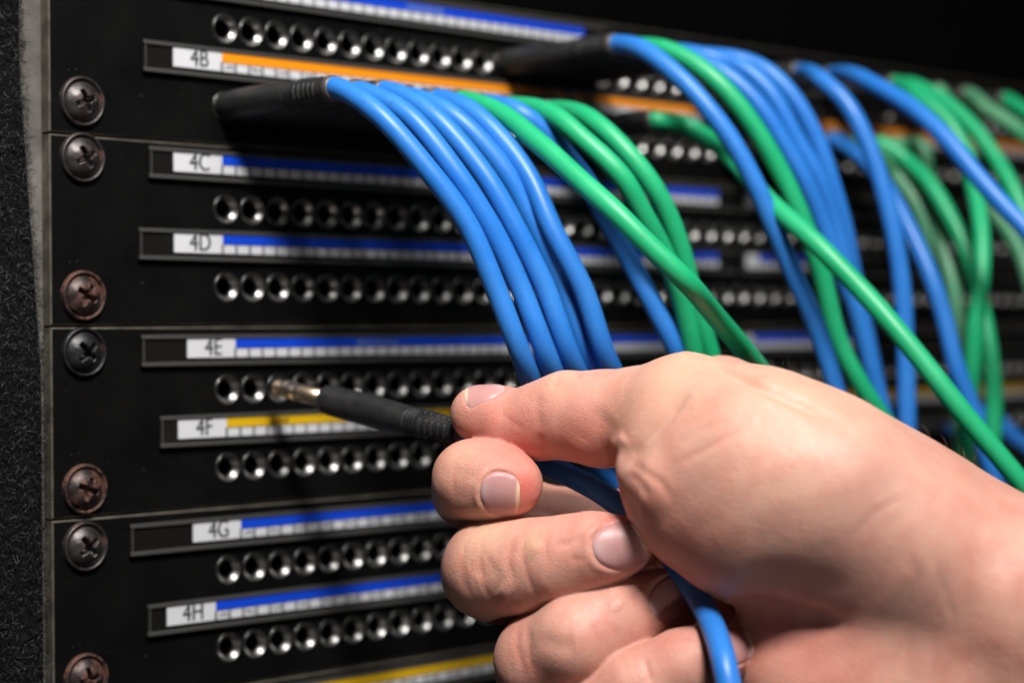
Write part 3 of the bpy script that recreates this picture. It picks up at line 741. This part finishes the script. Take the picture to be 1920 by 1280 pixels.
def skin_mat():
    m = material('skin', (.7, .42, .3), .45, 0, .38); t = NT(m); b = t.b
    at = t.n('ShaderNodeAttribute', attribute_name='tone')
    n1 = t.noise(38, 4, .6); n2 = t.noise(160, 5, .65); n3 = t.noise(900, 3, .6)
    c = t.mix(t.ramp(n1.outputs[0], [(.35, (0,)*3), (.7, (1,)*3)]), (.57, .305, .235), (.53, .25, .19))
    c = t.mix(t.ramp(n2.outputs[0], [(.45, (0,)*3), (.75, (.65,)*3)]), c, (.50, .185, .14))
    sep = t.n('ShaderNodeSeparateColor'); t.l(at.outputs['Color'], sep.inputs[0])
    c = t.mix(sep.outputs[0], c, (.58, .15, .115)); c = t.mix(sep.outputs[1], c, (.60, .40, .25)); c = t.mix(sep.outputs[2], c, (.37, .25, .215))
    c = t.mix(t.ramp(n3.outputs[0], [(.62, (0,)*3), (.8, (.14,)*3)]), c, (.5, .2, .12))
    t.l(c, b.inputs['Base Color'])
    b.inputs['Subsurface Weight'].default_value = .65; b.inputs['Subsurface Radius'].default_value = (1, .38, .2)
    b.inputs['Subsurface Scale'].default_value = .0011
    t.l(t.ramp(n2.outputs[0], [(.3, (.40,)*3), (.75, (.56,)*3)]), b.inputs['Roughness'])
    vo = t.n('ShaderNodeTexVoronoi', feature='DISTANCE_TO_EDGE'); tc = t.n('ShaderNodeTexCoord'); vo.inputs['Scale'].default_value = 1350
    no = t.n('ShaderNodeTexNoise'); no.inputs['Scale'].default_value = 300; t.l(tc.outputs['Object'], no.inputs['Vector'])
    va = t.n('ShaderNodeVectorMath', operation='MULTIPLY_ADD'); va.inputs[1].default_value = (.002,)*3; t.l(no.outputs['Color'], va.inputs[0]); t.l(tc.outputs['Object'], va.inputs[2])
    t.l(va.outputs[0], vo.inputs['Vector'])
    w = t.n('ShaderNodeTexWave', wave_type='BANDS', bands_direction='DIAGONAL'); w.inputs['Scale'].default_value = 560; w.inputs['Distortion'].default_value = 3.; w.inputs['Detail'].default_value = 1
    w.inputs['Detail Scale'].default_value = 60; t.l(tc.outputs['Object'], w.inputs['Vector'])
    b1 = t.bump(t.ramp(vo.outputs[0], [(0, (0,)*3), (.2, (1,)*3)]), .3, .00013)
    b2 = t.n('ShaderNodeBump'); b2.inputs['Distance'].default_value = .00012; t.l(w.outputs['Fac'] if 'Fac' in w.outputs else w.outputs[1], b2.inputs['Height'])
    pr = t.n('ShaderNodeAttribute', attribute_name='prints'); t.l(pr.outputs['Fac'], b2.inputs['Strength']); t.l(b1, b2.inputs['Normal'])
    b3 = t.bump(n2.outputs[0], .5, .0005, b2.outputs[0]); t.l(b3, b.inputs['Normal'])
    return m
def nail_mat():
    m = material('fingernail', (.78, .5, .45), .4, 0, .3); t = NT(m)
    at = t.n('ShaderNodeAttribute', attribute_name='tone'); sep = t.n('ShaderNodeSeparateColor'); t.l(at.outputs['Color'], sep.inputs[0])
    c = t.mix(sep.outputs[0], (.44, .225, .21), (.64, .48, .34)); c = t.mix(sep.outputs[1], c, (.5, .33, .33)); t.l(c, t.b.inputs['Base Color'])
    t.b.inputs['Subsurface Weight'].default_value = .3; t.b.inputs['Subsurface Radius'].default_value = (1, .5, .4); t.b.inputs['Subsurface Scale'].default_value = .0008
    n = t.noise(500, 3, .6); t.l(t.bump(n.outputs[0], .1, .0001), t.b.inputs['Normal']); return m
def attr(me, name, cols):
    a = me.color_attributes.new(name, 'FLOAT_COLOR', 'POINT'); c = np.ones((len(cols), 4), np.float32); c[:, :cols.shape[1]] = cols
    a.data.foreach_set('color', c.ravel())
def hand():
    allb = [b for c in list(CH.values())+list(FG.values()) for b in c]
    lo = np.min([np.minimum(b.a-b.ra, b.b-b.rb) for b in allb], 0)-6; hi = np.max([np.maximum(b.a+b.ra, b.b+b.rb) for b in allb], 0)+6
    V, Fq = surface_nets(lo, hi, VOX)
    for _ in range(2):                                     # settle on the exact surface
        V = V-body(V)[:, None]*grad(body, V)
    N = grad(body, V, .5); V = V+N*detail(V)[:, None]
    for _ in range(1): V = V+0
    z = V[:, 2]; u = 960+F*V[:, 0]/z; v = 640+F*V[:, 1]/z
    def blob(lst):
        r = np.zeros(len(V))
        for cu, cv, cz, rad, a in lst:
            c = np.array([(cu-960)*cz/F, (cv-640)*cz/F, cz]); r = np.maximum(r, a*np.exp(-((V-c)**2).sum(1)/(rad*cz/F)**2))
        return np.clip(r, 0, 1)
    red = blob([(985, 915, 418, 45, .95), (960, 860, 420, 50, .55), (930, 800, 428, 70, .45), (985, 830, 424, 75, .7), (1090, 840, 416, 80, .65), (880, 900, 425, 45, .3),
                (1150, 990, 410, 50, .55), (1080, 1030, 412, 60, .3), (1190, 820, 410, 60, .3), (1215, 790, 410, 50, .35), (1240, 1170, 398, 60, .5), (1290, 1215, 390, 50, .6),
                (1250, 980, 392, 80, .3), (1290, 1090, 392, 60, .35), (1550, 1240, 395, 100, .4), (850, 1060, 430, 40, .3), (1120, 690, 430, 40, .25), (1440, 1150, 396, 90, .4)])
    for pts_, w_, a_, z0_, z1_ in MARKS:
        if w_ <= 7 and a_ < 0:
            sd, tp = seg_dist(u, v, pts_); red = red+.16*np.exp(-sd/(w_*w_))*tp*((z > z0_) & (z < z1_))
    red = np.clip(red, 0, 1)
    yel = blob([(1000, 1020, 412, 26, .5), (940, 1105, 425, 40, .5), (1155, 830, 412, 16, .6), (870, 880, 425, 40, .5), (1300, 740, 408, 140, .5), (1480, 820, 400, 160, .5), (900, 1000, 420, 60, .4), (1180, 1090, 398, 45, .4), (1060, 720, 425, 50, .4)])
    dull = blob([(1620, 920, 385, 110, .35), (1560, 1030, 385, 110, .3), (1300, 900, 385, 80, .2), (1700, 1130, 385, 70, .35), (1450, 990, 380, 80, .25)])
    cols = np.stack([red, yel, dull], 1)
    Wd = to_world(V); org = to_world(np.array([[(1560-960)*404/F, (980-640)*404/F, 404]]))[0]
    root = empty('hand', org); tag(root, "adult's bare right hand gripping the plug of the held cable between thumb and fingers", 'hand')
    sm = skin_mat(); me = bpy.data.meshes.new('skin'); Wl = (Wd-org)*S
    # the y axis of the frame runs down, so turn the faces
    Fq = Fq
    me.vertices.add(len(Wl)); me.vertices.foreach_set('co', Wl.ravel()); me.loops.add(Fq.size); me.loops.foreach_set('vertex_index', Fq.ravel().astype(np.int32))
    me.polygons.add(len(Fq)); me.polygons.foreach_set('loop_start', np.arange(0, Fq.size, 4, dtype=np.int32)); me.materials.append(sm)
    me.update(calc_edges=True); me.polygons.foreach_set('use_smooth', [True]*len(Fq)); me.validate()
    bm = bmesh.new(); bm.from_mesh(me); bmesh.ops.recalc_face_normals(bm, faces=bm.faces); bm.to_mesh(me); bm.free()
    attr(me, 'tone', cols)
    pr = blob([(900, 780, 430, 60, 1), (960, 800, 424, 60, .9), (1010, 820, 420, 40, .5), (985, 890, 418, 45, .9), (930, 850, 420, 50, .8), (870, 900, 425, 50, .4)])
    pa = me.attributes.new('prints', 'FLOAT', 'POINT'); pa.data.foreach_set('value', (pr*.5).astype(np.float32))
    o = link(bpy.data.objects.new('skin', me), root)
    nm = nail_mat()
    for n in NAILS:
        c, t, s_, m_, L_, W_ = nail_frame(n); NA, NR = 56, 14; pts = [(0., 0.)]
        for i in range(1, NR+1):
            for k in range(NA):
                a = 2*math.pi*k/NA; x, y = math.cos(a), math.sin(a); e = 2.8 if x > 0 else 2.0
                r = (abs(x)**e+abs(y)**2.4)**(-1/2.5); pts.append((x*r*i/NR, y*r*i/NR))
        pts = np.array(pts); rr = (np.abs(pts[:, 0])**np.where(pts[:, 0] > 0, 2.8, 2.0)+np.abs(pts[:, 1])**2.4)**(1/2.5)
        P = c+t*(pts[:, :1]*L_/2)+s_*(pts[:, 1:]*W_/2)+m_*7.; st = np.zeros(len(P))
        for _ in range(50):                                 # lower onto the finger along the nail's own normal
            d = body(P); P = P-m_*np.clip(d, -1, 1)[:, None]*.7
        off = .16-.42*np.clip((rr-.86)/.14, 0, 1)*np.where(pts[:, 0] > .55, np.clip((1-pts[:, 0])*.3, 0, 1), 1)
        P = P+m_*off[:, None]
        fcs = [(0, 1+k, 1+(k+1) % NA) for k in range(NA)]
        for i in range(NR-1):
            fcs += [(1+i*NA+k, 1+(i+1)*NA+k, 1+(i+1)*NA+(k+1) % NA, 1+i*NA+(k+1) % NA) for k in range(NA)]
        top = len(P); P = np.concatenate([P, P[-NA:]-m_*.5]); b0 = top-NA
        fcs += [(b0+k, top+k, top+(k+1) % NA, b0+(k+1) % NA) for k in range(NA)]
        ob = mesh_obj('fingernail', to_world(P), fcs, nm, root, True, org)
        tip = np.clip((pts[:, 0]-.78)/.1, 0, 1); lun = np.exp(-((pts[:, 0]+.85)**2+pts[:, 1]**2*.6)/.12)*.8
        tt = np.zeros((len(P), 3)); tt[:top, 0] = tip; tt[top:, 0] = tip[-NA:]; tt[:top, 1] = lun; attr(ob.data, 'tone', tt)
    # fine hairs along the back of the hand and wrist
    hm = material('body_hair', (.2, .13, .08), .45, 0, .5); mb = MB(); Nw = grad(body, V[::7], .4); Vs = V[::7]; us, vs = u[::7], v[::7]
    back = (Nw[:, 1] < -.7) & (us > 1380) & (Nw[:, 2] > -.25) & (us < 2100)
    cand = np.flatnonzero(back); rng.shuffle(cand); cnt = 0
    for i in cand[:110]:
        p = Vs[i]; nrm = Nw[i]; dens = .35+.65*((1720 < us[i] < 1860) or (1400 < us[i] < 1600))
        if rng.random() > dens: continue
        d = nrm*.8+np.array([-.5, -.3, 0])*rng.uniform(.5, 1.2)+rng.normal(size=3)*.25; L_ = rng.uniform(1.8, 4.5); pts = []
        for k in range(5):
            pts.append(p+d/np.linalg.norm(d)*0); p = p+d/np.linalg.norm(d)*L_/4; d = d-nrm*.16+rng.normal(size=3)*.05
        mb.tube(to_world(np.array(pts)), np.array([.022, .021, .019, .015, .008]), 4)
    h = mb.build('hair', hm, root, True, org); tag(h, kind='stuff')
    print('hand verts', len(V))
hand()
